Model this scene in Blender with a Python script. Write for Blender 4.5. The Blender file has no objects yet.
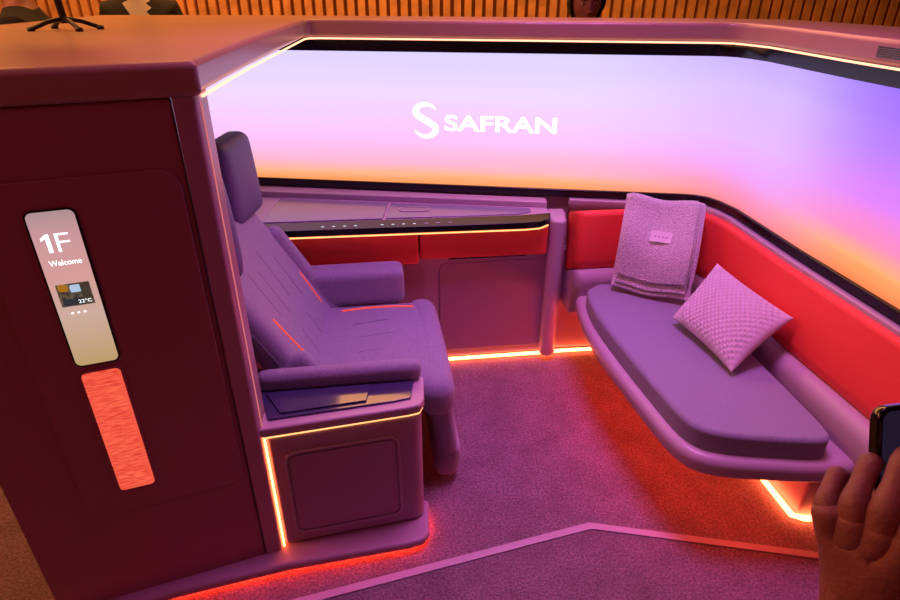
import bpy, bmesh, math, random
from mathutils import Vector, Matrix
random.seed(3)
scene=bpy.context.scene
scene.view_settings.view_transform='Standard'
scene.view_settings.look='None'
COL=scene.collection

# ---------------------------------------------------------------- materials
def lin(c): 
    return tuple(((x/255)/12.92 if x/255<=.04045 else ((x/255+.055)/1.055)**2.4) for x in c)
def mat(name,col,rough=.5,metal=0,bump=0,scale=200,var=0,spec=.5,emis=None,estr=0,coat=0,vscale=None,sheen=0,bdist=.004):
    m=bpy.data.materials.new(name); m.use_nodes=True
    nt=m.node_tree; b=nt.nodes['Principled BSDF']
    b.inputs['Base Color'].default_value=(*col,1); b.inputs['Roughness'].default_value=rough
    b.inputs['Metallic'].default_value=metal; b.inputs['Specular IOR Level'].default_value=spec
    b.inputs['Coat Weight'].default_value=coat
    if sheen: b.inputs['Sheen Weight'].default_value=sheen
    if emis: 
        b.inputs['Emission Color'].default_value=(*emis,1); b.inputs['Emission Strength'].default_value=estr
    tc=nt.nodes.new('ShaderNodeTexCoord')
    if bump or var:
        n=nt.nodes.new('ShaderNodeTexNoise'); n.inputs['Scale'].default_value=scale; n.inputs['Detail'].default_value=4
        nt.links.new(tc.outputs['Object'],n.inputs['Vector'])
    if bump:
        bp=nt.nodes.new('ShaderNodeBump'); bp.inputs['Strength'].default_value=bump; bp.inputs['Distance'].default_value=bdist
        nt.links.new(n.outputs['Fac'],bp.inputs['Height']); nt.links.new(bp.outputs['Normal'],b.inputs['Normal'])
    if var:
        n2=nt.nodes.new('ShaderNodeTexNoise'); n2.inputs['Scale'].default_value=vscale or scale; n2.inputs['Detail'].default_value=6
        nt.links.new(tc.outputs['Object'],n2.inputs['Vector'])
        r=nt.nodes.new('ShaderNodeValToRGB')
        r.color_ramp.elements[0].position=.35; r.color_ramp.elements[1].position=.65
        r.color_ramp.elements[0].color=(*[c*(1-var) for c in col],1)
        r.color_ramp.elements[1].color=(*[min(1,c*(1+var)) for c in col],1)
        nt.links.new(n2.outputs['Fac'],r.inputs['Fac']); nt.links.new(r.outputs['Color'],b.inputs['Base Color'])
    return m
def emat(name,col,s):
    m=bpy.data.materials.new(name); m.use_nodes=True; nt=m.node_tree
    nt.nodes.remove(nt.nodes['Principled BSDF'])
    e=nt.nodes.new('ShaderNodeEmission'); e.inputs['Color'].default_value=(*col,1); e.inputs['Strength'].default_value=s
    nt.links.new(e.outputs[0],nt.nodes['Material Output'].inputs['Surface']); return m

M_panel=mat('panel_satin',(.40,.14,.17),.34,bump=.03,scale=300)
M_post=mat('post_trim',(.48,.25,.30),.35)
M_cap=mat('cap_laminate',(.44,.26,.20),.30,bump=.02,scale=200)
M_shell=mat('shell_satin',(.50,.36,.44),.34)
M_shell2=mat('shell_panel',(.42,.26,.33),.40)
M_fab=mat('seat_fabric',(.34,.30,.42),.9,bump=.8,scale=600,var=.30,vscale=380,sheen=.25)
M_fab2=mat('sofa_fabric',(.30,.27,.39),.9,bump=.8,scale=600,var=.25,vscale=380,sheen=.25)
M_dark=mat('seam_thread',(.10,.08,.12),.8)
M_orange=mat('orange_piping_glow',(.95,.16,.04),.6,emis=(1,.13,.03),estr=.45)  # seat piping, not a lamp; faint emission added to brighten its orange
M_red=mat('red_upholstery',(.92,.06,.045),.6,bump=.15,scale=700)
M_head=mat('headrest_leather',(.14,.11,.25),.50,bump=.1,scale=300)
M_black=mat('black_gloss',(.008,.008,.012),.12,coat=.5)
M_strip=mat('control_glass',(.006,.005,.008),.16,spec=.3)
M_bezel=mat('bezel_black',(.006,.006,.01),.25)
M_lid=mat('tray_lid',(.24,.20,.33),.20,coat=.5)
M_tray=mat('tray_glass',(.055,.05,.12),.14,coat=.8)
M_blank=mat('throw_wool',(.68,.57,.62),.95,bump=1,scale=170,var=.22,vscale=170,sheen=.3,bdist=.012)
M_pillow=mat('pillow_weave',(.66,.54,.62),.95,bump=.5,scale=500,sheen=.3)
M_stand=mat('stand_metal',(.01,.01,.012),.4)
M_suit=mat('dark_suit',(.012,.012,.018),.85,bump=.2,scale=600)
M_shirt=mat('shirt_white',(.6,.55,.5),.8)
M_skin=mat('skin',(.33,.13,.12),.5,bump=.3,scale=180,var=.12,vscale=40)
M_hair=mat('hair_black',(.012,.009,.008),.6,bump=.8,scale=120)
M_eye=mat('eye_white',(.7,.68,.65),.3)
M_iris=mat('iris_dark',(.02,.012,.01),.2)
M_lip=mat('lips',(.3,.08,.07),.5)
M_phone=mat('phone_black',(.01,.01,.012),.2,coat=.6)
M_sleeve=mat('navy_sleeve',(.01,.013,.035),.9,bump=.4,scale=500)
M_label=mat('woven_label',(.90,.86,.88),.8)
L_red=emat('led_red',(1,.05,.02),48)
L_under=emat('led_red_soft',(1,.05,.02),46)
L_amber=emat('led_amber',(1,.17,.05),18)
L_rim=emat('led_rim',(1,.42,.25),2.6)
L_post=emat('led_post',(1,.25,.25),.7)
L_fascia=emat('led_fascia',(1,.40,.14),2.2)
L_icon=emat('icon_white',(.8,.8,1),1.2)
L_logo=emat('logo_white',(1,1,1),1.6)

# ---------------------------------------------------------------- mesh helpers
def empty(name,loc=(0,0,0)):
    e=bpy.data.objects.new(name,None); e.location=loc; COL.objects.link(e); return e
def obj(name,verts,faces,m,parent=None,bevel=0,seg=3,smooth=True):
    me=bpy.data.meshes.new(name); me.from_pydata([tuple(v) for v in verts],[],faces); me.validate(); 
    bm=bmesh.new(); bm.from_mesh(me); bmesh.ops.recalc_face_normals(bm,faces=bm.faces); bm.to_mesh(me); bm.free()
    o=bpy.data.objects.new(name,me); COL.objects.link(o)
    if m: me.materials.append(m)
    if parent: o.parent=parent
    if bevel:
        b=o.modifiers.new('bevel','BEVEL'); b.width=bevel; b.segments=seg; b.limit_method='ANGLE'; b.angle_limit=math.radians(35)
    if smooth:
        for p in me.polygons: p.use_smooth=True
        w=o.modifiers.new('wn','WEIGHTED_NORMAL'); w.keep_sharp=False; w.weight=80
    return o
def prism(name,pts,z0,z1,m,parent=None,bevel=0,seg=3,smooth=True):
    n=len(pts)
    v=[(p[0],p[1],z0) for p in pts]+[(p[0],p[1],z1) for p in pts]
    f=[tuple(range(n))[::-1],tuple(range(n,2*n))]+[(i,(i+1)%n,n+(i+1)%n,n+i) for i in range(n)]
    return obj(name,v,f,m,parent,bevel,seg,smooth=bevel>0)
def wallseg(name,p,q,th,z0,z1,m,parent=None,bevel=0):
    d=Vector((q[0]-p[0],q[1]-p[1])).normalized(); n=Vector((-d.y,d.x))*th
    return prism(name,[p,q,(q[0]+n.x,q[1]+n.y),(p[0]+n.x,p[1]+n.y)],z0,z1,m,parent,bevel)
def sweep(name,path,prof,m,parent=None,bevel=0,closed=True):
    P=[Vector(p) for p in path]; N=[]
    for i in range(len(P)):
        a=(P[i]-P[i-1]).normalized() if i>0 else None
        b=(P[i+1]-P[i]).normalized() if i<len(P)-1 else None
        t=((a or b)+(b or a)).normalized(); k=1
        if a and b: k=1/max(.5,t.dot(a))
        N.append(Vector((t.y,-t.x))*k)
    k=len(prof); v=[]; f=[]
    for p,n in zip(P,N):
        for o_,z in prof: v.append((p.x+n.x*o_,p.y+n.y*o_,z))
    for i in range(len(P)-1):
        for j in range(k if closed else k-1):
            j2=(j+1)%k; f.append((i*k+j,i*k+j2,(i+1)*k+j2,(i+1)*k+j))
    if closed: f+= [tuple(range(k)),tuple(range((len(P)-1)*k,len(P)*k))[::-1]]
    return obj(name,v,f,m,parent,bevel)
def tube(name,pts,r,m,parent=None,n=8):
    P=[Vector(p) for p in pts]; v=[]; f=[]
    for i,p in enumerate(P):
        t=((P[min(i+1,len(P)-1)]-P[max(i-1,0)])).normalized()
        up=Vector((0,0,1)) if abs(t.z)<.9 else Vector((1,0,0))
        a=t.cross(up).normalized(); b=t.cross(a)
        for j in range(n):
            an=2*math.pi*j/n; v.append(p+a*r*math.cos(an)+b*r*math.sin(an))
    for i in range(len(P)-1):
        for j in range(n): f.append((i*n+j,i*n+(j+1)%n,(i+1)*n+(j+1)%n,(i+1)*n+j))
    f+=[tuple(range(n)),tuple(range((len(P)-1)*n,len(P)*n))[::-1]]
    return obj(name,v,f,m,parent)
def smooth_path(pts,k=6):
    P=[Vector(p) for p in pts]; out=[]
    for i in range(len(P)-1):
        p0,p1,p2,p3=P[max(i-1,0)],P[i],P[i+1],P[min(i+2,len(P)-1)]
        for q in range(k):
            t=q/k; out.append(.5*((2*p1)+(p2-p0)*t+(2*p0-5*p1+4*p2-p3)*t*t+(3*p1-p0-3*p2+p3)*t**3))
    out.append(P[-1]); return out
def rbox(name,size,r,M,m,parent=None,puff=0,puffax=2,n=14,warp=None):
    """soft rounded cushion block"""
    h=[s/2 for s in size]; r=min(r,min(h)*.98)
    idx={}; verts=[];faces=[]
    def key(i,j,k):
        if (i,j,k) not in idx:
            g=[2*q/n-1 for q in (i,j,k)]
            p=[math.copysign((1-(1-abs(u))**1.5)*hh,u) for u,hh in zip(g,h)]
            c=[max(-hh+r,min(hh-r,x)) for x,hh in zip(p,h)]
            d=Vector([a-b for a,b in zip(p,c)])
            if d.length>1e-9: d=d.normalized()*r
            q=Vector(c)+d
            if puff:
                a,b=[ax for ax in range(3) if ax!=puffax]
                w=(1-(q[a]/h[a])**2)*(1-(q[b]/h[b])**2)
                q[puffax]+=math.copysign(1,q[puffax])*puff*max(0,w)*min(1,abs(q[puffax])/h[puffax])
            if warp: q=warp(q)
            idx[(i,j,k)]=len(verts); verts.append(M@q)
        return idx[(i,j,k)]
    for ax in range(3):
        for side in (0,n):
            for a in range(n):
                for b in range(n):
                    def K(a,b):
                        t=[0,0,0]; t[ax]=side; o=[x for x in range(3) if x!=ax]; t[o[0]]=a; t[o[1]]=b; return key(*t)
                    faces.append((K(a,b),K(a+1,b),K(a+1,b+1),K(a,b+1)))
    o=obj(name,verts,faces,m,parent,smooth=True)
    o.modifiers.clear()
    return o
T=Matrix.Translation
def R(a,ax): return Matrix.Rotation(math.radians(a),4,ax)
def rrect(w,h,r,n=6):
    pts=[]
    for cx,cy,a0 in ((w/2-r,h/2-r,0),(-w/2+r,h/2-r,90),(-w/2+r,-h/2+r,180),(w/2-r,-h/2+r,270)):
        for i in range(n+1):
            a=math.radians(a0+90*i/n); pts.append((cx+r*math.cos(a),cy+r*math.sin(a)))
    return pts
def plate(name,M,w,h,r,t,m,parent=None,bevel=0):
    p=rrect(w,h,r); n=len(p)
    v=[M@Vector((a,b,0)) for a,b in p]+[M@Vector((a,b,t)) for a,b in p]
    f=[tuple(range(n))[::-1],tuple(range(n,2*n))]+[(i,(i+1)%n,n+(i+1)%n,n+i) for i in range(n)]
    return obj(name,v,f,m,parent,bevel,seg=2,smooth=bevel>0)
def ring(name,M,w,h,r,wd,t,m,parent=None):
    a=rrect(w,h,r); b=rrect(w-2*wd,h-2*wd,max(.002,r-wd)); n=len(a); v=[];f=[]
    for s,z in ((a,0),(a,t),(b,t),(b,0)):
        v+=[M@Vector((x,y,z)) for x,y in s]
    for L in range(4):
        L2=(L+1)%4
        for i in range(n): f.append((L*n+i,L*n+(i+1)%n,L2*n+(i+1)%n,L2*n+i))
    return obj(name,v,f,m,parent,smooth=False)
def face_frame(p,xdir,out=0):
    x=Vector((xdir[0],xdir[1],0)).normalized(); y=Vector((0,0,1)); z=x.cross(y)
    M=Matrix(((x.x,y.x,z.x,p[0]),(x.y,y.y,z.y,p[1]),(x.z,y.z,z.z,p[2]),(0,0,0,1)))
    return M@T((0,0,out))
def text(name,s,M,width,height,m,parent,bold=0):
    c=bpy.data.curves.new(name,'FONT'); c.body=s; c.size=1; c.offset=bold
    o=bpy.data.objects.new(name,c); COL.objects.link(o)
    bpy.context.view_layer.update()
    dg=bpy.context.evaluated_depsgraph_get()
    me=bpy.data.meshes.new_from_object(o.evaluated_get(dg))
    bpy.data.objects.remove(o)
    xs=[v.co.x for v in me.vertices]; ys=[v.co.y for v in me.vertices]
    sx=width/(max(xs)-min(xs)); sy=height/(max(ys)-min(ys)); x0=min(xs); y0=min(ys)
    for v in me.vertices:
        v.co=M@Vector(((v.co.x-x0)*sx,(v.co.y-y0)*sy,0))
    me.materials.clear(); me.materials.append(m)
    o=bpy.data.objects.new(name,me); COL.objects.link(o); o.parent=parent; return o

# ================================================================= ROOM
M_carpet=mat('carpet',(.36,.23,.27),1,bump=1,scale=240,var=.34,vscale=120,bdist=.010)
nt=M_carpet.node_tree; pb=nt.nodes['Principled BSDF']; src=pb.inputs['Base Color'].links[0].from_socket
tc=nt.nodes.new('ShaderNodeTexCoord'); n3=nt.nodes.new('ShaderNodeTexNoise'); n3.inputs['Scale'].default_value=7; n3.inputs['Detail'].default_value=8; n3.inputs['Roughness'].default_value=.7
nt.links.new(tc.outputs['Object'],n3.inputs['Vector'])
r3=nt.nodes.new('ShaderNodeValToRGB'); r3.color_ramp.elements[0].position=.35; r3.color_ramp.elements[1].position=.7
r3.color_ramp.elements[0].color=(.66,.66,.66,1); r3.color_ramp.elements[1].color=(1.0,1.0,1.0,1)
nt.links.new(n3.outputs['Fac'],r3.inputs['Fac'])
mx=nt.nodes.new('ShaderNodeMix'); mx.data_type='RGBA'; mx.blend_type='MULTIPLY'; mx.inputs['Factor'].default_value=1
nt.links.new(src,mx.inputs['A']); nt.links.new(r3.outputs['Color'],mx.inputs['B']); nt.links.new(mx.outputs['Result'],pb.inputs['Base Color'])
floor=prism('floor',[(-6,-4),(6,-4),(6,6.2),(-6,6.2)],-.1,0,M_carpet)
M_wall=mat('room_wall',(.25,.13,.07),.8,bump=.1,scale=60)
M_slat=mat('slat_wood',(.75,.36,.13),.5,var=.2,vscale=8)
wb=prism('wall_back',[(-6,6.0),(6,6.0),(6,6.2),(-6,6.2)],0,3.3,mat('slat_recess',(.22,.09,.03),.8))
v=[];f=[]
x=-5.95
while x<5.95:
    b=len(v)
    for dx,dy in ((0,0),(.062,0),(.062,.05),(0,.05)):
        for z in (0.02,3.28): v.append((x+dx,5.95+dy,z))
    f+=[(b,b+2,b+3,b+1),(b+2,b+4,b+5,b+3),(b+6,b,b+1,b+7),(b+1,b+3,b+5,b+7),(b,b+6,b+4,b+2)]
    x+=.095
s=obj('slats',v,f,M_slat,wb,smooth=False)
prism('wall_left',[(-6.2,-4),(-6,-4),(-6,6.2),(-6.2,6.2)],0,3.3,M_wall)
prism('wall_right',[(6,-4),(6.2,-4),(6.2,6.2),(6,6.2)],0,3.3,M_wall)
prism('wall_front',[(-6,-4.2),(6,-4.2),(6,-4),(-6,-4)],0,3.3,M_wall)
prism('ceiling',[(-6,-4),(6,-4),(6,6.2),(-6,6.2)],3.3,3.4,mat('ceiling_dark',(.05,.03,.03),.9))
sweep('trim_1',[(-1.2,.94),(-.394,1.181),(.479,1.448),(1.155,1.334),(2.2,1.16)],[(-.013,.0005),(-.013,.004),(.013,.004),(.013,.0005)],mat('carpet_inlay',(.62,.48,.54),1,bump=.8,scale=400))

# ================================================================= SUITE SHELL
suite=empty('suite_partition')
P=Vector((-.532,1.313)); ed=Vector((-.934,-.357)).normalized()
Q=P+ed*.622
SP=[(-1.15,2.891),(-.2,2.766),(1.04,2.603),(1.10,2.588),(1.145,2.555),(1.175,2.50),(1.205,2.40),(1.25,1.96),(1.31,1.52),(1.375,1.0)]
IC=[(-.53,1.335),(-.548,1.55),(-.565,1.8),(-.61,2.72),(-.60,2.765),(-.55,2.775),(1.06,2.555),(1.10,2.54),(1.13,2.50),(1.175,2.38),(1.215,1.95),(1.275,1.52),(1.335,1.0)]
capouter=[(1.80,1.0),(1.75,1.9),(1.45,2.72),(1.35,2.80),(-.9,3.13),(-1.65,3.13),(-1.68,1.75),(Q.x-.03,Q.y-.03),(P.x-.05,P.y-.035),(-.512,1.305)]
prism('rim_cap',IC+capouter,1.435,1.505,M_cap,suite,bevel=.016,seg=4)
wallseg('side_panel',(Q.x,Q.y),(P.x-.048,P.y-.018),.06,.04,1.435,M_panel,suite,bevel=.006)
wallseg('outer_side',(-1.62,1.76),(Q.x,Q.y+.004),.05,.04,1.435,M_panel,suite)
wallseg('outer_side_rear',(-1.62,3.08),(-1.62,1.76),.05,.04,1.435,M_panel,suite)
wallseg('inner_shell',(-1.16,2.86),(-1.10,1.45),-.02,.0,1.435,M_shell2,suite)
prism('post',[(P.x-.046,P.y-.022),(P.x-.006,P.y-.006),(P.x,P.y+.01),(P.x-.012,P.y+.09),(P.x-.06,P.y+.08)],.04,1.44,M_post,suite,bevel=.005)
tube('post_led',[(P.x+.002,P.y+.012,.05),(P.x+.002,P.y+.012,.50)],.0030,L_amber,suite)
tube('post_led_upper',[(P.x+.000,P.y+.016,.50),(P.x+.000,P.y+.016,1.42)],.0018,L_post,suite)
def off(path,o): 
    Pp=[Vector(p) for p in path]; out=[]
    for i in range(len(Pp)):
        t=(Pp[min(i+1,len(Pp)-1)]-Pp[max(i-1,0)]).normalized(); out.append((Pp[i].x+t.y*o,Pp[i].y-t.x*o))
    return out
sweep('screen_wall',SP,[(-.14,0),(-.14,1.436),(-.012,1.436),(-.012,0)],M_shell2,suite)
tube('rim_led',[(a,b,1.432) for a,b in off(IC,.002)],.0035,L_rim,suite)
vM=face_frame((1.236,1.80,1.470),(.06,-.43),.0005)
plate('vent_plate',vM,.13,.040,.010,.002,M_cap,suite)
for i in range(5):
    plate('vent_slot',vM@T((0,-.012+.006*i,.0015)),.11,.0032,.001,.002,M_black,suite)
cx=P+ed*.265
pM=face_frame((cx.x,cx.y,.83),(-ed.x,-ed.y),.0)
plate('door_relief',pM,.40,.92,.05,.005,M_panel,suite,bevel=.003)
tube('panel_seam',[(P.x+ed.x*.052+.0005,P.y+ed.y*.052-.001,.05),(P.x+ed.x*.052+.0005,P.y+ed.y*.052-.001,1.43)],.0015,M_dark,suite)
bp=[(-1.13,1.10),(-1.14,1.04),(-.80,1.165),(-.50,1.255),(-.13,1.335),(-.085,1.352),(-.068,1.385),(-.075,1.52),(-.60,1.50),(-.62,1.35)]
prism('plinth_base',bp,.018,.052,M_shell2,suite,bevel=.012,seg=4)
tube('plinth_led',[(-1.12,1.085,.010),(-.80,1.20,.010),(-.50,1.29,.010),(-.13,1.37,.010),(-.098,1.385,.010),(-.098,1.50,.010)],.005,L_red,suite)

# ================================================================= SCREEN
scr=empty('curved_video_screen')
def scr_mat():
    m=bpy.data.materials.new('screen_content'); m.use_nodes=True; nt=m.node_tree; nt.nodes.remove(nt.nodes['Principled BSDF'])
    uv=nt.nodes.new('ShaderNodeUVMap'); sep=nt.nodes.new('ShaderNodeSeparateXYZ'); nt.links.new(uv.outputs[0],sep.inputs[0])
    nz=nt.nodes.new('ShaderNodeTexNoise'); nz.inputs['Scale'].default_value=1.6; nz.inputs['Detail'].default_value=3
    mp=nt.nodes.new('ShaderNodeMapping'); mp.inputs['Scale'].default_value=(1.5,4,1)
    nt.links.new(uv.outputs[0],mp.inputs[0]); nt.links.new(mp.outputs[0],nz.inputs['Vector'])
    ad=nt.nodes.new('ShaderNodeMath'); ad.operation='MULTIPLY_ADD'; ad.inputs[1].default_value=.16
    nt.links.new(nz.outputs['Fac'],ad.inputs[0])
    ad2=nt.nodes.new('ShaderNodeMath'); ad2.operation='SUBTRACT'; ad2.inputs[1].default_value=.08
    nt.links.new(sep.outputs['Y'],ad.inputs[2]); nt.links.new(ad.outputs[0],ad2.inputs[0])
    def ramp(st):
        r=nt.nodes.new('ShaderNodeValToRGB'); cr=r.color_ramp
        while len(cr.elements)<len(st): cr.elements.new(.5)
        for e,(p,c) in zip(cr.elements,st): e.position=p; e.color=(*lin(c),1)
        nt.links.new(ad2.outputs[0],r.inputs['Fac']); return r
    a=ramp([(0,(248,150,90)),(.07,(248,172,130)),(.17,(248,172,198)),(.36,(238,186,240)),(.68,(226,204,252)),(1,(208,198,250))])
    b=ramp([(0,(240,120,120)),(.08,(238,140,178)),(.22,(230,155,232)),(.5,(220,176,252)),(.8,(204,178,252)),(1,(184,158,248))])
    c=ramp([(0,(250,125,75)),(.12,(252,168,110)),(.27,(242,135,185)),(.44,(216,126,242)),(.7,(178,122,252)),(1,(146,106,244))])
    def mr(lo,hi):
        q=nt.nodes.new('ShaderNodeMapRange'); q.interpolation_type='SMOOTHSTEP'; q.inputs['From Min'].default_value=lo; q.inputs['From Max'].default_value=hi
        nt.links.new(sep.outputs['X'],q.inputs['Value']); return q
    m1=nt.nodes.new('ShaderNodeMix'); m1.data_type='RGBA'; m2=nt.nodes.new('ShaderNodeMix'); m2.data_type='RGBA'
    q=mr(.42,.66); nt.links.new(q.outputs[0],m1.inputs['Factor']); nt.links.new(a.outputs[0],m1.inputs['A']); nt.links.new(b.outputs[0],m1.inputs['B'])
    q=mr(.66,.82); nt.links.new(q.outputs[0],m2.inputs['Factor']); nt.links.new(m1.outputs['Result'],m2.inputs['A']); nt.links.new(c.outputs[0],m2.inputs['B'])
    e=nt.nodes.new('ShaderNodeEmission'); e.inputs['Strength'].default_value=1.18
    nt.links.new(m2.outputs['Result'],e.inputs['Color']); nt.links.new(e.outputs[0],nt.nodes['Material Output'].inputs['Surface'])
    return m
sm=scr_mat()
Pp=[Vector(p) for p in SP]; L=[0]
for i in range(1,len(Pp)): L.append(L[-1]+(Pp[i]-Pp[i-1]).length)
me=bpy.data.meshes.new('display_surface'); v=[];f=[];z0,z1=.80,1.395
for p in Pp: v+=[(p.x,p.y,z0),(p.x,p.y,z1)]
for i in range(len(Pp)-1): f.append((2*i,2*i+2,2*i+3,2*i+1))
me.from_pydata(v,[],f); ul=me.uv_layers.new(name='UVMap')
for pl_ in me.polygons:
    for li in pl_.loop_indices:
        vi=me.loops[li].vertex_index; ul.data[li].uv=(L[vi//2]/L[-1],vi%2)
me.materials.append(sm); o=bpy.data.objects.new('display_surface',me); COL.objects.link(o); o.parent=scr
sweep('bezel_lower',SP,[(-.01,.770),(-.01,.804),(.012,.804),(.012,.770)],M_bezel,scr,bevel=.004)
sweep('bezel_upper',SP,[(-.01,1.380),(-.01,1.434),(.012,1.434),(.012,1.380)],M_bezel,scr)
tM=face_frame((-.023,2.743,1.052),(1.0,-.1315),.006)
text('lettering','SAFRAN',tM,.495,.070,L_logo,scr,bold=.022)
def swirl(M,H):
    C=[(.30,.33),(.20,.42),(.02,.47),(-.17,.43),(-.29,.31),(-.27,.17),(-.10,.06),(.10,-.05),(.27,-.17),(.29,-.31),(.17,-.43),(-.02,-.47),(-.20,-.42),(-.34,-.30)]
    W=[.015,.038,.055,.072,.088,.094,.094,.094,.094,.088,.072,.055,.038,.014]
    pts=smooth_path([Vector((a,b,0)) for a,b in C],6); v=[];f=[]
    for i,p in enumerate(pts):
        k=min(len(W)-2,i//6); t=i/6-k; w=W[k]*(1-t)+W[k+1]*t
        d=(pts[min(i+1,len(pts)-1)]-pts[max(i-1,0)]).normalized(); n=Vector((-d.y,d.x,0))
        for s_ in (-1,1): v.append(M@((p+n*w*s_)*H))
    for i in range(len(pts)-1): f.append((2*i,2*i+1,2*i+3,2*i+2))
    return obj('emblem',v,f,L_logo,scr,smooth=False)
swirl(face_frame((-.108,2.755,1.095),(1.0,-.1315),.006),.150)

# ================================================================= PANEL DISPLAY
dsp=empty('door_status_display')
dc=P+ed*.328
dM=face_frame((dc.x,dc.y,1.037),(-ed.x,-ed.y),.005)
def grad_mat(name,stops,axis,lo,hi,s):
    m=bpy.data.materials.new(name); m.use_nodes=True; nt=m.node_tree; nt.nodes.remove(nt.nodes['Principled BSDF'])
    tc=nt.nodes.new('ShaderNodeTexCoord'); sp=nt.nodes.new('ShaderNodeSeparateXYZ'); nt.links.new(tc.outputs['Object'],sp.inputs[0])
    q=nt.nodes.new('ShaderNodeMapRange'); q.inputs['From Min'].default_value=lo; q.inputs['From Max'].default_value=hi; nt.links.new(sp.outputs[axis],q.inputs['Value'])
    r=nt.nodes.new('ShaderNodeValToRGB'); cr=r.color_ramp
    while len(cr.elements)<len(stops): cr.elements.new(.5)
    for e,(p,c) in zip(cr.elements,stops): e.position=p; e.color=(*lin(c),1)
    nt.links.new(q.outputs[0],r.inputs['Fac']); e=nt.nodes.new('ShaderNodeEmission'); e.inputs['Strength'].default_value=s
    nt.links.new(r.outputs[0],e.inputs[0]); nt.links.new(e.outputs[0],nt.nodes['Material Output'].inputs['Surface']); return m
gm=grad_mat('status_screen',[(0,(200,165,115)),(.35,(215,180,165)),(.6,(225,165,160)),(.85,(215,160,165)),(1,(185,150,155))],'Z',.85,1.225,.9)
plate('housing',dM,.098,.385,.016,.004,M_black,dsp)
plate('screen',dM@T((0,0,.0042)),.090,.377,.013,.001,gm,dsp)
DM=dM@T((0,0,.0058))
one=[(-.022,.098),(-.014,.098),(-.014,.140),(-.020,.140),(-.031,.132),(-.031,.125),(-.022,.131)]
obj('seat_number_one',[DM@Vector((a,b,0)) for a,b in one],[tuple(range(len(one)))],L_logo,dsp,smooth=False)
text('seat_number_f','F',DM@T((-.004,.098,0)),.026,.042,L_logo,dsp,bold=-.01)
text('greeting','Welcome',DM@T((-.030,.067,0)),.062,.013,L_logo,dsp,bold=.01)
m_pic=mat('city_picture',(.1,.12,.1),.6,emis=(.2,.25,.3),estr=.3); n_=m_pic.node_tree
vz=n_.nodes.new('ShaderNodeTexVoronoi'); vz.inputs['Scale'].default_value=90; tcx=n_.nodes.new('ShaderNodeTexCoord'); n_.links.new(tcx.outputs['Object'],vz.inputs['Vector'])
rp=n_.nodes.new('ShaderNodeValToRGB'); rp.color_ramp.elements[0].color=(.005,.015,.02,1); rp.color_ramp.elements[1].color=(.5,.4,.25,1); n_.links.new(vz.outputs['Distance'],rp.inputs['Fac'])
n_.links.new(rp.outputs[0],n_.nodes['Principled BSDF'].inputs['Emission Color'])
plate('city_photo',dM@T((0,-.005,.0056)),.066,.055,.002,.0008,m_pic,dsp)
plate('photo_sky',dM@T((.006,.010,.0066)),.026,.018,.004,.0004,emat('pic_sky',(.55,.7,.95),.8),dsp)
plate('photo_building',dM@T((.022,.002,.0068)),.018,.040,.001,.0003,emat('pic_bldg',(.10,.07,.05),.6),dsp)
plate('photo_street',dM@T((-.008,-.022,.0068)),.04,.016,.001,.0003,emat('pic_street',(.04,.04,.05),.8),dsp)
plate('photo_foliage',dM@T((-.02,.014,.0068)),.02,.018,.007,.0003,emat('pic_leaf',(.55,.22,.02),.7),dsp)
text('temperature','22°C',dM@T((.002,-.027,.0074)),.026,.009,L_logo,dsp)
text('caption','- - -',DM@T((-.02,-.052,0)),.03,.004,L_logo,dsp)
lp=empty('lit_fabric_sconce')
lc=P+ed*.330
lM=face_frame((lc.x,lc.y,.637),(-ed.x,-ed.y),.005)
plate('frame',lM,.094,.385,.014,.004,M_panel,lp)
m_l=emat('lit_fabric',(1,.12,.045),1.15); n_=m_l.node_tree
tcx=n_.nodes.new('ShaderNodeTexCoord'); mp=n_.nodes.new('ShaderNodeMapping'); mp.inputs['Scale'].default_value=(40,40,400); nz=n_.nodes.new('ShaderNodeTexNoise'); nz.inputs['Scale'].default_value=1
n_.links.new(tcx.outputs['Object'],mp.inputs[0]); n_.links.new(mp.outputs[0],nz.inputs['Vector'])
rp=n_.nodes.new('ShaderNodeValToRGB'); rp.color_ramp.elements[0].position=.35; rp.color_ramp.elements[1].position=.65
rp.color_ramp.elements[0].color=(.66,.045,.03,1); rp.color_ramp.elements[1].color=(.90,.13,.07,1)
n_.links.new(nz.outputs['Fac'],rp.inputs['Fac']); n_.links.new(rp.outputs[0],[n for n in n_.nodes if n.type=='EMISSION'][0].inputs[0])
plate('glowing_fabric',lM@T((0,0,.0042)),.084,.375,.011,.001,m_l,lp)

# ================================================================= REAR CONSOLE
con=empty('rear_console_cabinet')
prism('top_slab',[(-1.08,2.262),(.32,2.402),(.385,2.42),(.425,2.46),(.44,2.52),(.44,2.655),(-1.08,2.855)],.718,.738,M_shell,con,bevel=.005)
prism('control_strip',[(-1.08,2.256),(.32,2.396),(.39,2.413),(.43,2.453),(.443,2.52),(.30,2.49),(-1.08,2.352)],.716,.743,M_strip,con,bevel=.003)
prism('rear_ledge',[(-1.08,2.78),(.44,2.60),(.44,2.665),(-1.08,2.868)],.736,.765,M_shell,con,bevel=.006)
prism('lid_left',[(-.80,2.395),(-.29,2.447),(-.285,2.655),(-.80,2.715)],.737,.744,M_lid,con,bevel=.003)
prism('lid_mid',[(-.278,2.450),(.30,2.506),(.36,2.54),(.36,2.585),(-.272,2.652)],.737,.744,M_lid,con,bevel=.003)
plate('cup_recess',T((-.16,2.56,.7445)),.13,.05,.024,.001,M_lid,con)
ring('cup_ring',T((-.16,2.56,.745)),.14,.06,.029,.006,.002,M_shell,con)
for i in range(9):
    x_=-.53+i*.045+(.02 if i>3 else 0)
    if i in (4,): continue
    plate('icon_%d'%i,T((x_,2.365+.1*x_+.035,.7435)),.012,.006,.002,.0006,L_icon,con)
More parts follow.
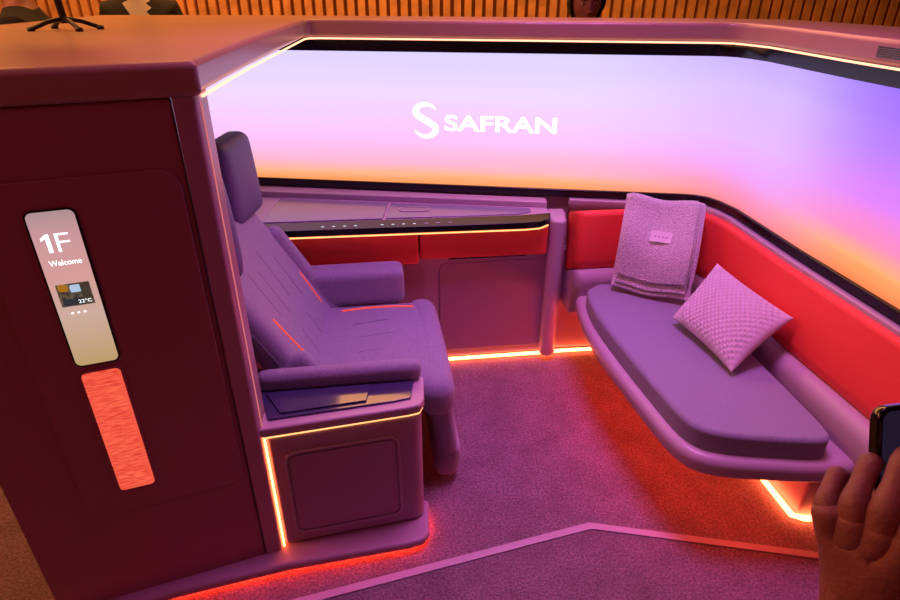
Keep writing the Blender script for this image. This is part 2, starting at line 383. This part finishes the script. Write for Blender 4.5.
for i in range(3): plate('button_%d'%i,T((-.10+i*.05,2.40+.1*(-.1+i*.05)+.0,.7435)),.02,.012,.005,.0006,M_lid,con)
tube('fascia_led',[(-1.0,2.264,.711),(.32,2.396,.711),(.385,2.412,.711),(.426,2.452,.711)],.0035,L_fascia,con)
def rl(x): return 2.455+.125*x
wallseg('red_panel_left',(-1.08,rl(-1.08)-.035),(-.135,rl(-.135)-.055),.08,.555,.709,M_red,con,bevel=.012)
wallseg('red_panel_right',(-.128,rl(-.128)-.055),(.43,rl(.43)-.065),.08,.575,.709,M_red,con,bevel=.012)
wallseg('cabinet_front',(-1.08,rl(-1.08)),(.46,rl(.46)),.1,.03,.60,M_shell,con,bevel=.006)
cm=face_frame((.20,rl(.20),.30),(1,.125),.0)
plate('cabinet_door',cm,.50,.46,.03,.006,M_shell2,con,bevel=.004)
plate('pull_slot',face_frame((.17,rl(.17),.556),(1,.125),.005),.36,.012,.004,.004,M_black,con)
cm2=face_frame((-.42,rl(-.42),.30),(1,.125),.0)
plate('cabinet_door_rear',cm2,.62,.46,.03,.006,M_shell2,con,bevel=.004)
prism('corner_pillar',[(.435,2.47),(.462,2.448),(.49,2.45),(.51,2.475),(.52,2.56),(.52,2.62),(.44,2.62)],.03,.730,M_shell,con,bevel=.016,seg=4)
wallseg('corner_panel',(.52,2.535),(1.16,2.60),.05,.03,.56,M_shell2,con)
tube('base_led',[(-.75,rl(-.75)-.004,.018),(.46,rl(.46)-.004,.018),(.56,2.527,.018),(.83,2.553,.018)],.0085,L_amber,con)

# ================================================================= SEAT
seat=empty('airline_seat')
S=T((0,1.60,0))@R(8,'Z')
rbox('cushion',(.52,.60,.13),.045,S@T((-.255,.345,.40)),M_fab,seat,puff=.012)
rbox('thigh_pad',(.12,.66,.15),.055,S@T((-.035,.345,.395)),M_fab,seat,puff=.006,puffax=0)
rbox('leg_rest',(.075,.62,.26),.03,S@T((-.012,.345,.265))@R(-6,'Y'),M_fab,seat,puff=.008,puffax=0)
rbox('foot_pad',(.085,.60,.14),.03,S@T((.002,.345,.10))@R(8,'Y'),M_fab,seat,puff=.006,puffax=0)
rbox('seat_base',(.36,.50,.34),.03,S@T((-.30,.345,.17)),M_shell2,seat)
DISH=.028
def bw(q):
    q=q.copy(); q.x-= (DISH*math.cos(q.y/.30*1.4)+.01 if q.x>0 else 0)
    return q
B=S@T((-.575,.35,.66))@R(-30,'Y')
rbox('backrest',(.13,.64,.60),.05,B,M_fab,seat,warp=bw,n=18)
rbox('bolster',(.12,.08,.50),.04,S@T((-.51,.665,.58))@R(-30,'Y'),M_fab,seat)
rbox('bolster_near',(.14,.06,.22),.03,S@T((-.46,.050,.50))@R(-30,'Y'),M_fab,seat)
rbox('headrest_far',(.10,.26,.30),.04,S@T((-.70,.60,1.02))@R(-4,'Y')@R(-12,'Z'),M_head,seat,puff=.006,puffax=0)
rbox('headrest_near',(.09,.20,.32),.04,S@T((-.675,.17,1.01))@R(-4,'Y')@R(12,'Z'),M_head,seat,puff=.006,puffax=0)
rbox('headrest_core',(.08,.46,.24),.03,S@T((-.74,.38,1.0))@R(-6,'Y'),M_head,seat)
rbox('headrest_mount',(.05,.12,.20),.02,S@T((-.76,.42,.88)),M_shell2,seat)
rbox('armrest_far',(.46,.13,.15),.03,S@T((-.33,.695,.53)),M_fab,seat)
rbox('armrest_far_base',(.42,.08,.44),.02,S@T((-.33,.70,.24)),M_shell2,seat)
def sl(name,pts,m,r=.0022,M=S):
    tube(name,[M@Vector(p) for p in pts],r,m,seat,n=6)
def ct(x,y): return .40+.065+.012*(1-((x+.255)/.26)**2)*(1-((y-.345)/.30)**2)
sl('piping_far',[(x_,.565+.02*math.sin((x_+.4)*8),ct(x_,.56)) for x_ in (-.36,-.30,-.24,-.18,-.12,-.07)],M_orange,.0045)
def bx(y): return .065-DISH*math.cos(y/.30*1.4)-.01
sl('piping_back',[(bx(y0),y0,z_) for y0,z_ in ((-.19,-.22),(-.20,-.14),(-.215,-.05),(-.22,.02))],M_orange,.0045,B)
sl('piping_back_far',[(bx(y0),y0,z_) for y0,z_ in ((.24,-.20),(.25,-.12),(.255,-.05))],M_orange,.0035,B)
for i,(y0,a,b) in enumerate([(.14,-.38,-.20),(.24,-.34,-.14),(.34,-.34,-.12),(.44,-.36,-.14)]):
    sl('dart_%d'%i,[(x_,y0+.01*k,ct(x_,y0)-(.003 if k in(0,4) else 0)-.0006) for k,x_ in enumerate([a+(b-a)*q/4 for q in range(5)])],M_dark,.0013)
for i,(y0,a,b) in enumerate([(-.13,-.02,.16),(-.04,-.06,.12),(.06,-.04,.16),(.15,-.10,.08),(-.08,-.24,-.13),(.06,-.25,-.14)]):
    sl('back_dart_%d'%i,[(bx(y0)-.0004,y0,a),(bx(y0+.02)-.0004,y0+.02,b)],M_dark,.0013,B)

# ================================================================= FRONT CONSOLE
fc=empty('side_console')
F0=Vector((-.526,1.325)); F1=Vector((-.125,1.425)); fd=(F1-F0).normalized(); fn=Vector((-fd.y,fd.x))
pg=[(F0.x,F0.y),(F1.x,F1.y),(-.098,1.437),(-.088,1.462),(-.095,1.565),(-.60,1.49)]
prism('body',pg,.055,.495,M_shell2,fc,bevel=.012,seg=4)
pg2=[(F0.x-.01,F0.y-.012),(F1.x,F1.y-.010),(-.09,1.428),(-.078,1.462),(-.085,1.575),(-.60,1.50)]
prism('top_tray',pg2,.503,.535,M_shell,fc,bevel=.007)
prism('tray_table',[(-.52,1.352),(-.17,1.437),(-.118,1.455),(-.112,1.545),(-.585,1.49)],.534,.542,M_tray,fc,bevel=.003)
prism('tray_table_leaf',[(-.49,1.375),(-.25,1.433),(-.245,1.515),(-.56,1.472)],.5415,.548,M_tray,fc,bevel=.002)
tube('tray_led',[(F0.x-.004,F0.y-.004,.499),(F1.x,F1.y-.002,.499),(-.093,1.434,.499),(-.084,1.462,.499)],.0025,L_fascia,fc)
rbox('armrest_pad',(.50,.056,.065),.024,S@T((-.345,-.014,.567)),M_fab,fc)
mid=(F0+F1)/2
fM=face_frame((mid.x+.005,mid.y,.265),(fd.x,fd.y),.0)
ring('door_frame',fM,.345,.335,.035,.008,.004,M_shell,fc)
plate('door',fM,.315,.305,.025,.0035,M_shell2,fc,bevel=.003)
tube('side_led',[(F0.x-.008,F0.y+.02,.06),(F0.x-.010,F0.y+.02,.49)],.004,L_under,fc)

# ================================================================= SOFA
sofa=empty('corner_sofa')
TP=smooth_path([(.535,2.49),(.80,2.52),(1.00,2.530),(1.065,2.51),(1.11,2.465),(1.137,2.39),(1.163,2.25),(1.212,1.85),(1.262,1.5),(1.310,1.16)],3)
sweep('back_upholstery',TP,[(-.05,.47),(-.05,.735),(-.025,.752),(-.006,.748),(.006,.730),(.022,.63),(.034,.54),(.028,.50),(0,.47)],M_red,sofa)
sweep('back_rail',TP,[(-.065,.30),(-.065,.490),(.035,.490),(.060,.476),(.075,.44),(.08,.30)],M_shell,sofa)
cush=smooth_path([(.60,2.34),(.592,2.22),(.605,2.06),(.64,1.85),(.69,1.60),(.72,1.48),(.76,1.415),(.84,1.385),(.95,1.372),(1.08,1.362),(1.125,1.375),(1.14,1.42),(1.125,1.60),(1.085,1.95),(1.055,2.25),(1.03,2.36),(.95,2.41),(.66,2.40)],2)
prism('seat_cushion',cush,.368,.455,M_fab2,sofa,bevel=.030,seg=6)
shell=smooth_path([(.575,2.44),(.563,2.25),(.575,2.05),(.612,1.83),(.662,1.59),(.69,1.475),(.735,1.39),(.82,1.352),(.95,1.338),(1.10,1.328),(1.24,1.340),(1.29,1.39)],2)+[(1.20,2.1),(1.10,2.5),(.60,2.48)]
prism('seat_shell',shell,.305,.380,M_shell,sofa,bevel=.032,seg=5)
inner=[(.66,2.44),(.66,2.1),(.74,1.7),(.80,1.48),(.92,1.43),(1.20,1.42),(1.24,1.5),(1.14,2.44)]
prism('under_tray',inner,.25,.31,M_shell2,sofa,bevel=.03)
prism('plinth',[(1.20,1.48),(1.30,1.48),(1.22,2.52),(1.02,2.52),(1.12,2.1)],0,.30,M_shell2,sofa,bevel=.01)
sweep('wall_ledge',[(.55,2.667)]+SP[3:],[(-.01,.70),(-.01,.767),(.026,.767),(.034,.760),(.036,.70)],M_shell,sofa)
tube('plinth_led',[(1.02,2.48,.02),(1.10,2.10,.02),(1.180,1.48,.02),(1.215,1.465,.02),(1.29,1.465,.02)],.010,L_amber,sofa)
tube('under_led',[(.68,2.42,.235),(.72,2.0,.235),(.80,1.60,.235),(.90,1.48,.235),(1.1,1.46,.235)],.006,L_under,sofa)

# ================================================================= THROW BLANKET
bl=empty('throw_blanket')
def blanket(name,t0,t1,b0,b1,th,lift,m,x0=0,x1=1,vmax=1):
    nu,nv=22,34; g=[]
    t0,t1,b0,b1=map(Vector,(t0,t1,b0,b1))
    nrm=((t1-t0).cross(b0-t0)).normalized()
    if nrm.y>0: nrm=-nrm
    fwd=Vector((nrm.x,nrm.y,0)).normalized()
    for j in range(nv+1):
        vv=j/nv*vmax
        for i in range(nu+1):
            u=x0+(x1-x0)*i/nu
            a=t0.lerp(t1,u); b=b0.lerp(b1,u)
            if vv<.12:
                k=1-vv/.12; p=a+Vector((.02,.075,-.03))*k+Vector((0,0,.012))*math.sin(k*math.pi)
            else:
                k=(vv-.12)/.88; p=a.lerp(b,k)+nrm*(.035*math.sin(k*math.pi)-.004*math.sin(k*9))
                if k>.9: p+=fwd*(.02*((k-.9)/.1)**2)
            p=p+nrm*(lift+.007*math.sin(u*7+vv*4)+.005*math.sin(u*3-vv*9))+Vector((0,0,.007*math.sin(u*8+1)))
            g.append(p)
    f=[(j*(nu+1)+i,j*(nu+1)+i+1,(j+1)*(nu+1)+i+1,(j+1)*(nu+1)+i) for j in range(nv) for i in range(nu)]
    o=obj(name,g,f,m,bl); o.modifiers.clear()
    s_=o.modifiers.new('sol','SOLIDIFY'); s_.thickness=th; s_.offset=0
    b_=o.modifiers.new('bev','BEVEL'); b_.width=th*.45; b_.segments=3; b_.limit_method='ANGLE'
    return o
A0=(.765,2.50,.815);A1=(1.075,2.405,.80);C0=(.70,2.335,.480);C1=(.99,2.19,.480)
blanket('folded_body',A0,A1,C0,C1,.018,.0,M_blank)
blanket('upper_layer',A0,A1,C0,C1,.015,.019,M_blank,.03,.93,.97)
blanket('top_fold',A0,A1,C0,C1,.013,.035,M_blank,.05,.90,.90)
nb=((Vector(A1)-Vector(A0)).cross(Vector(C0)-Vector(A0))).normalized(); nb=nb if nb.y<0 else -nb
xb=(Vector(A1)-Vector(A0)).normalized(); yb=nb.cross(xb)
ctr=Vector(A0).lerp(Vector(A1),.50).lerp(Vector(C0).lerp(Vector(C1),.50),.40)+nb*.084
LM=Matrix(((xb.x,yb.x,nb.x,ctr.x),(xb.y,yb.y,nb.y,ctr.y),(xb.z,yb.z,nb.z,ctr.z),(0,0,0,1)))
plate('woven_label',LM,.085,.045,.003,.002,M_label,bl)
text('label_text','- - - -',LM@T((-.025,-.003,.003)),.05,.004,M_dark,bl)

# ================================================================= PILLOW
def pillow():
    a,b,c,d=map(Vector,((.955,1.68,.475),(.865,2.03,.49),(1.075,2.20,.645),(1.175,1.78,.63)))
    nrm=(b-a).cross(d-a).normalized()
    if nrm.z<0: nrm=-nrm
    n=110; v=[];f=[]
    e=lambda t:4*t*(1-t)
    for side in (1,-1):
        for j in range(n+1):
            for i in range(n+1):
                u=i/n; w=j/n
                uu=u+(.5-u)*.07*e(w); ww=w+(.5-w)*.07*e(u)
                p=a.lerp(b,uu).lerp(d.lerp(c,uu),ww)
                th=.062*(e(u)**.5)*(e(w)**.5)
                bump=0
                if side==1:
                    A=math.sin(u*math.pi*16+w*math.pi*12); Bq=math.sin(u*math.pi*16-w*math.pi*12)
                    bump=.011*(abs(A*Bq))**.7*min(1,e(u)*3)*min(1,e(w)*3)
                v.append(p+nrm*(side*th+bump))
        bb=0 if side==1 else (n+1)**2
        for j in range(n):
            for i in range(n):
                q=(bb+j*(n+1)+i,bb+j*(n+1)+i+1,bb+(j+1)*(n+1)+i+1,bb+(j+1)*(n+1)+i)
                f.append(q if side==1 else q[::-1])
    o=obj('throw_pillow',v,f,M_pillow); o.modifiers.clear()
    bm=bmesh.new(); bm.from_mesh(o.data); bmesh.ops.remove_doubles(bm,verts=bm.verts,dist=.0005); bmesh.ops.recalc_face_normals(bm,faces=bm.faces); bm.to_mesh(o.data); bm.free()
    for p in o.data.polygons: p.use_smooth=True
pillow()

# ================================================================= STAND ON CAP
st=empty('monitor_stand')
c0=Vector((-1.26,2.16,1.505))
for i,a in enumerate((20,140,215,320)):
    e=c0+Vector((math.cos(math.radians(a))*.10,math.sin(math.radians(a))*.10,.006))
    tube('foot_%d'%i,[c0+Vector((0,0,.035)),c0.lerp(e,.5)+Vector((0,0,.022)),e],.007,M_stand,st)
    tube('foot_pad_%d'%i,[e-Vector((0,0,.006)),e+Vector((0,0,.006))],.011,M_stand,st,n=12)
tube('pole',[c0+Vector((0,0,.02)),c0+Vector((-.02,0,.34))],.011,M_stand,st,n=12)
rbox('monitor',(.34,.03,.22),.012,T(c0+Vector((-.02,0,.44))),M_stand,st)

# ================================================================= PEOPLE
def skin_mesh(name,J,E,root,mats,matfn,parent,subs=2):
    keys=list(J); ix={k:i for i,k in enumerate(keys)}
    me=bpy.data.meshes.new(name+'_sk'); me.from_pydata([J[k][0] for k in keys],[(ix[a],ix[b]) for a,b in E],[])
    o=bpy.data.objects.new(name+'_sk',me); COL.objects.link(o)
    o.modifiers.new('skin','SKIN')
    sv=me.skin_vertices[0].data
    for k in keys:
        r=J[k][1]; sv[ix[k]].radius=(r,r) if not isinstance(r,tuple) else r
        sv[ix[k]].use_root=(k==root)
    s=o.modifiers.new('s','SUBSURF'); s.levels=subs; s.render_levels=subs
    dg=bpy.context.evaluated_depsgraph_get(); me2=bpy.data.meshes.new_from_object(o.evaluated_get(dg))
    bpy.data.objects.remove(o); me2.name=name
    me2.materials.clear()
    for m in mats: me2.materials.append(m)
    for p in me2.polygons:
        p.use_smooth=True; p.material_index=matfn(p.center) if matfn else 0
    o=bpy.data.objects.new(name,me2); COL.objects.link(o); o.parent=parent
    return o
def head(M,parent,hairlen=0,skinm=None):
    skinm=skinm or M_skin
    n1,n2=36,28; v=[];f=[]
    def shape(x,y,z,k=1):
        X=x*.076;Y=y*.097;Z=z*.118
        if z<0: X*=1-.30*(-z)**1.5; Y*=1-.12*(-z)
        if z<-.3 and y<0: Y-=.010*(-z-.3)
        if y<-.3 and z<.35 and k: Y*=.95
        return Vector((X,Y,Z))
    for i in range(n2+1):
        t=math.pi*i/n2
        for j in range(n1):
            a=2*math.pi*j/n1
            x,y,z=math.sin(t)*math.cos(a),math.sin(t)*math.sin(a),math.cos(t)
            p=shape(x,y,z)
            if y<0:
                nose=math.exp(-((p.x/.011)**2))*math.exp(-(((p.z+.022)/.020)**2)); p.y-=.022*nose
                br=math.exp(-((p.x/.011)**2))*math.exp(-(((p.z+.002)/.022)**2)); p.y-=.008*br
                for sx in (-1,1):
                    p.y+=.009*math.exp(-(((p.x-sx*.030)/.014)**2)-(((p.z-.004)/.011)**2))
                p.y-=.006*math.exp(-((p.x/.05)**2)-(((p.z-.026)/.008)**2))
                p.y-=.006*math.exp(-((p.x/.022)**2)-(((p.z+.062)/.012)**2))
                p.y-=.008*math.exp(-((p.x/.025)**2)-(((p.z+.100)/.015)**2))
            v.append(M@p)
    for i in range(n2):
        for j in range(n1): f.append((i*n1+j,i*n1+(j+1)%n1,(i+1)*n1+(j+1)%n1,(i+1)*n1+j))
    o=obj('head',v,f,skinm,parent); o.modifiers.clear()
    def blob(nm,c,s,m):
        vv=[];ff=[];a1,a2=16,10
        for i in range(a2+1):
            t=math.pi*i/a2
            for j in range(a1):
                a=2*math.pi*j/a1; q=Vector((math.sin(t)*math.cos(a)*s[0],math.sin(t)*math.sin(a)*s[1],math.cos(t)*s[2]))
                vv.append(M@(Vector(c)+q))
        for i in range(a2):
            for j in range(a1): ff.append((i*a1+j,i*a1+(j+1)%a1,(i+1)*a1+(j+1)%a1,(i+1)*a1+j))
        o=obj(nm,vv,ff,m,parent); o.modifiers.clear()
    for sx in (-1,1):
        blob('eye',(sx*.030,-.076,.003),(.013,.011,.0075),M_eye)
        blob('iris',(sx*.030,-.0845,.002),(.0055,.004,.0055),M_iris)
        blob('upper_lid',(sx*.030,-.078,.009),(.0155,.012,.004),skinm)
        blob('eyebrow',(sx*.031,-.090,.023),(.017,.005,.0035),M_hair)
        blob('ear',(sx*.077,.005,-.005),(.008,.018,.031),skinm)
    blob('lips',(0,-.098,-.060),(.023,.006,.0065),M_lip)
    blob('nostril_area',(0,-.110,-.032),(.015,.010,.008),skinm)
    v=[];f=[];keep=[]
    for i in range(n2+1):
        t=math.pi*i/n2
        for j in range(n1):
            a=2*math.pi*j/n1
            x,y,z=math.sin(t)*math.cos(a),math.sin(t)*math.sin(a),math.cos(t)
            p=shape(x,y,z,0)*1.10+Vector((0,.004,.004)); p+=Vector((x,y,z))*.002*math.sin(a*9+t*7)
            front=-y
            ok = z>.50 or (front<.35 and z>-.35-hairlen) or (abs(x)>.75 and front<.45 and z>-.1-hairlen)
            if hairlen and z<.2: p.x*=1.18
            keep.append(ok); v.append(M@p)
    for i in range(n2):
        for j in range(n1):
            q=(i*n1+j,i*n1+(j+1)%n1,(i+1)*n1+(j+1)%n1,(i+1)*n1+j)
            if all(keep[k] for k in q): f.append(q)
    o=obj('hair',v,f,M_hair,parent); o.modifiers.clear()
    s_=o.modifiers.new('sol','SOLIDIFY'); s_.thickness=.008; s_.offset=-1
mat_nail=mat('nail',(.42,.20,.17),.3)
def hand(M,parent,curl,thumb=(30,25),s=1,mirror=1):
    """M: wrist frame; +Y fingers, +X thumb side, +Z dorsal"""
    def chain(nm,pts,rad):
        J={str(i):(M@Vector((p[0]*mirror,p[1],p[2])),r) for i,(p,r) in enumerate(zip(pts,rad))}
        return skin_mesh(nm,J,[(str(i),str(i+1)) for i in range(len(pts)-1)],'0',[M_skin],None,parent,2)
    spec={'index':(.030,.090,(.043,.026,.021),.0100),'middle':(.010,.095,(.047,.030,.022),.0102),'ring':(-.010,.091,(.043,.028,.021),.0097),'little':(-.029,.083,(.034,.021,.019),.0086)}
    for k,(nm,(x,y,ls,r)) in enumerate(spec.items()):
        cs=curl[k]; p=Vector((x*s,y*s,0)); pts=[Vector((x*.6*s,.035*s,-.002)),p.copy()]; rad=[r*.85*s,r*1.18*s]
        a=0; sp=math.radians((1.5-k)*4)
        for l,c in zip(ls,cs):
            a+=c; d=Vector((math.sin(sp)*math.cos(math.radians(a)),math.cos(math.radians(a))*math.cos(sp),-math.sin(math.radians(a))))
            mid_=p+d*l*s*.5; pts.append(mid_); rad.append(r*.86*s); p=p+d*l*s; pts.append(p.copy()); rad.append(r*.98*s)
        rad[-1]=r*.72*s
        chain(nm+'_finger',pts,rad)
        dn=(pts[-1]-pts[-2]).normalized(); up=Vector((1,0,0)).cross(dn)
        c_=pts[-1]-dn*.004*s+up*r*.62*s
        q=M@Vector((c_.x*mirror,c_.y,c_.z))
        dW=(M.to_3x3()@Vector((dn.x*mirror,dn.y,dn.z))).normalized(); uW=(M.to_3x3()@Vector((up.x*mirror,up.y,up.z))).normalized(); xW=dW.cross(uW)
        NM=Matrix(((xW.x,dW.x,uW.x,q.x),(xW.y,dW.y,uW.y,q.y),(xW.z,dW.z,uW.z,q.z),(0,0,0,1)))
        plate('nail',NM,.011*s,.012*s,.004*s,.0012,mat_nail,parent,bevel=.0005)
    ta,tb=map(math.radians,thumb)
    p0=Vector((.018,.018,-.008))*s; p1=p0+Vector((math.sin(ta)*.8,math.cos(ta),-math.sin(tb)*.8)).normalized()*.045*s
    p2=p1+Vector((math.sin(ta)*.45,math.cos(ta),-math.sin(tb)*1.1)).normalized()*.034*s
    p3=p2+Vector((math.sin(ta)*.10,math.cos(ta),-math.sin(tb)*1.3)).normalized()*.028*s
    chain('thumb',[p0,(p0+p1)/2,p1,(p1+p2)/2,p2,p3],[.016*s,.0155*s,.0125*s,.0105*s,.0108*s,.008*s])
    J={'w0':(M@Vector((0,-.05*s,0)),(.022*s,.022*s)),'w':(M@Vector((0,0,0)),(.024*s,.021*s)),'c':(M@Vector((0,.03*s,-.004*s)),(.028*s,.019*s))}
    E=[('w0','w'),('w','c')]
    for k,x in zip('abde',(.029,.010,-.009,-.027)):
        J[k+'1']=(M@Vector((x*.85*s*mirror,.058*s,-.003*s)),.0145*s); J[k+'2']=(M@Vector((x*s*mirror,.088*s,0)),.0122*s)
        E+=[('c',k+'1'),(k+'1',k+'2')]
    skin_mesh('palm',J,E,'w',[M_skin],None,parent,2)
def person(name,loc,heading,h,topm,legm,hairlen=0,arms=None,headpitch=0,hands=True,shirt=False,wr_r=.033):
    e=empty(name); k=h/1.75
    W=T((loc[0],loc[1],0))@R(heading,'Z')@Matrix.Scale(k,4)
    J={'pelvis':((0,0,.97),.135),'waist':((0,0,1.09),.125),'chest':((0,0,1.26),.135),'upchest':((0,.005,1.38),.11),'neck':((0,0,1.475),.058),
       'nt':((0,-.008,1.53),.054)}
    E=[('pelvis','waist'),('waist','chest'),('chest','upchest'),('upchest','neck'),('neck','nt')]
    AR={'L':[(.165,0,1.40),(.225,.02,1.13),(.24,-.06,.90)],'R':[(-.165,0,1.40),(-.225,.02,1.13),(-.24,-.06,.90)]}
    if arms: AR.update(arms)
    for s_,sx in (('L',1),('R',-1)):
        a=AR[s_]
        J['sh'+s_]=(a[0],.066); J['el'+s_]=(a[1],.046); J['wr'+s_]=(a[2],wr_r)
        J['ua'+s_]=(tuple((Vector(a[0])+Vector(a[1]))/2),.055); J['fa'+s_]=(tuple(Vector(a[1]).lerp(Vector(a[2]),.4)),.043)
        J['hi'+s_]=((sx*.095,0,.90),.092); J['th'+s_]=((sx*.10,-.005,.70),.082); J['kn'+s_]=((sx*.10,-.01,.50),.058); J['ca'+s_]=((sx*.10,.01,.33),.056); J['an'+s_]=((sx*.10,.02,.09),.042); J['to'+s_]=((sx*.115,-.13,.045),.036)
        E+=[('upchest','sh'+s_),('sh'+s_,'ua'+s_),('ua'+s_,'el'+s_),('el'+s_,'fa'+s_),('fa'+s_,'wr'+s_),('pelvis','hi'+s_),('hi'+s_,'th'+s_),('th'+s_,'kn'+s_),('kn'+s_,'ca'+s_),('ca'+s_,'an'+s_),('an'+s_,'to'+s_)]
    J2={q:(W@Vector(p),r*k) for q,(p,r) in J.items()}
    inv=W.inverted()
    def mf(c):
        c=inv@c
        if c.z>1.475 and abs(c.x)<.09: return 2
        if c.z<.93 and abs(c.x)<.19 : return 1
        if shirt and c.y<-.05 and abs(c.x)<.05*(c.z-1.1)/.3 and c.z>1.15: return 3
        return 0
    skin_mesh('body',J2,E,'pelvis',[topm,legm,M_skin,M_shirt],mf,e)
    head(W@T((0,-.022,1.64))@R(headpitch,'X'),e,hairlen)
    if hands:
        for s_,sx in (('L',1),('R',-1)):
            a=AR[s_]; w=Vector(a[2]); d=(w-Vector(a[1])).normalized()
            z=Vector((sx,0,0)); z=(z-d*z.dot(d)).normalized(); x_=d.cross(z)
            HM=W@Matrix(((x_.x,d.x,z.x,w.x),(x_.y,d.y,z.y,w.y),(x_.z,d.z,z.z,w.z),(0,0,0,1)))
            thumbside=1 if (HM.to_3x3()@Vector((1,0,0))).dot(W.to_3x3()@Vector((0,-1,0)))>0 else -1
            hand(HM@T((0,.02,0)),e,[(20,25,15)]*4,mirror=thumbside)
    return e,W
person('standing_visitor',(.672,3.32),0,1.655,M_suit,M_suit,.35,headpitch=4)
person('man_in_suit',(-1.88,4.05),15,1.86,M_suit,M_suit,0,shirt=True)
person('man_in_suit.001',(-1.88,2.92),-70,1.84,M_suit,M_suit,0)

# --- visitor holding a phone
wr=Vector((.322,.305,1.200))
fy=Vector((-.02,.26,.96)).normalized(); fz=Vector((-.74,-.62,.1)); fz=(fz-fy*fz.dot(fy)).normalized(); fx=fy.cross(fz)
HM=Matrix(((fx.x,fy.x,fz.x,wr.x),(fx.y,fy.y,fz.y,wr.y),(fx.z,fy.z,fz.z,wr.z),(0,0,0,1)))
pl_loc=(.80,-.02); Wp=T((pl_loc[0],pl_loc[1],0))@R(165,'Z')@Matrix.Scale(1.70/1.75,4); iw=Wp.inverted()
wl=iw@(wr-fy*.022); wr2=iw@Vector((.62,.42,1.20))
el=iw@Vector((.50,.11,1.03)); er=iw@Vector((.93,.22,1.06))
pe,_=person('visitor_with_phone',pl_loc,165,1.70,M_sleeve,M_suit,0,arms={'L':[(.165,-.02,1.40),tuple(el),tuple(wl)],'R':[(-.165,-.02,1.40),tuple(er),tuple(wr2)]},headpitch=10,hands=False,wr_r=.038)
hand(HM,pe,[(28,48,35),(44,54,38),(54,57,40),(60,60,42)],thumb=(38,44),s=1.02)
rf=Vector((-.1,.3,.95)).normalized(); rz=Vector((.8,-.5,.1)); rz=(rz-rf*rz.dot(rf)).normalized(); rx=rf.cross(rz)
w3=Vector((.62,.42,1.20))+rf*.03
RM=Matrix(((rx.x,rf.x,rz.x,w3.x),(rx.y,rf.y,rz.y,w3.y),(rx.z,rf.z,rz.z,w3.z),(0,0,0,1)))
hand(RM,pe,[(35,45,30),(42,50,35),(48,52,38),(52,55,40)],thumb=(38,40),mirror=-1)
ph=empty('smartphone')
pc=Vector((.418,.394,1.306)); px=Vector((.97,.22,-.05)).normalized(); pz=Vector((.2,-.85,.35)); pz=(pz-px*pz.dot(px)).normalized(); py=pz.cross(px)
PM=Matrix(((px.x,py.x,pz.x,pc.x),(px.y,py.y,pz.y,pc.y),(px.z,py.z,pz.z,pc.z),(0,0,0,1)))
plate('phone_body',PM,.155,.074,.012,.009,M_phone,ph,bevel=.002)
plate('phone_screen',PM@T((0,0,.0092)),.146,.067,.008,.0006,emat('phone_display',(.25,.15,.4),.06),ph)
plate('camera_bump',PM@T((-.052,.012,-.003)),.036,.036,.008,.003,M_phone,ph)

# ================================================================= LIGHTS
def area(name,loc,rot,size,sy,col,p,spread=180):
    l=bpy.data.lights.new(name,'AREA'); l.shape='RECTANGLE'; l.size=size; l.size_y=sy; l.color=col; l.energy=p; l.spread=math.radians(spread)
    o=bpy.data.objects.new(name,l); COL.objects.link(o); o.location=loc; o.rotation_euler=[math.radians(a) for a in rot]; return o
area('ceiling_light_magenta',(.40,1.85,3.2),(0,0,0),.8,.8,(.74,.20,.80),19,80)
area('ceiling_light_amber',(-1.0,4.4,3.2),(0,0,0),6,1.2,(1,.40,.10),150)
area('ceiling_light_rose',(-1.6,-.6,3.1),(25,-15,0),1.5,1.5,(1,.14,.22),15)
area('ceiling_light_side',(-2.8,1.8,3.2),(0,0,0),1.5,2,(1,.38,.12),80)
w=bpy.data.worlds.new('World'); scene.world=w; w.use_nodes=True
w.node_tree.nodes['Background'].inputs[0].default_value=(.22,.06,.16,1); w.node_tree.nodes['Background'].inputs[1].default_value=.1

# ================================================================= CAMERA
cam=bpy.data.cameras.new('Camera'); cam.lens=24; cam.sensor_width=36; cam.clip_start=.02
co=bpy.data.objects.new('Camera',cam); COL.objects.link(co); co.location=(0,0,1.65)
co.rotation_euler=(math.radians(90-28.07),0,0); scene.camera=co
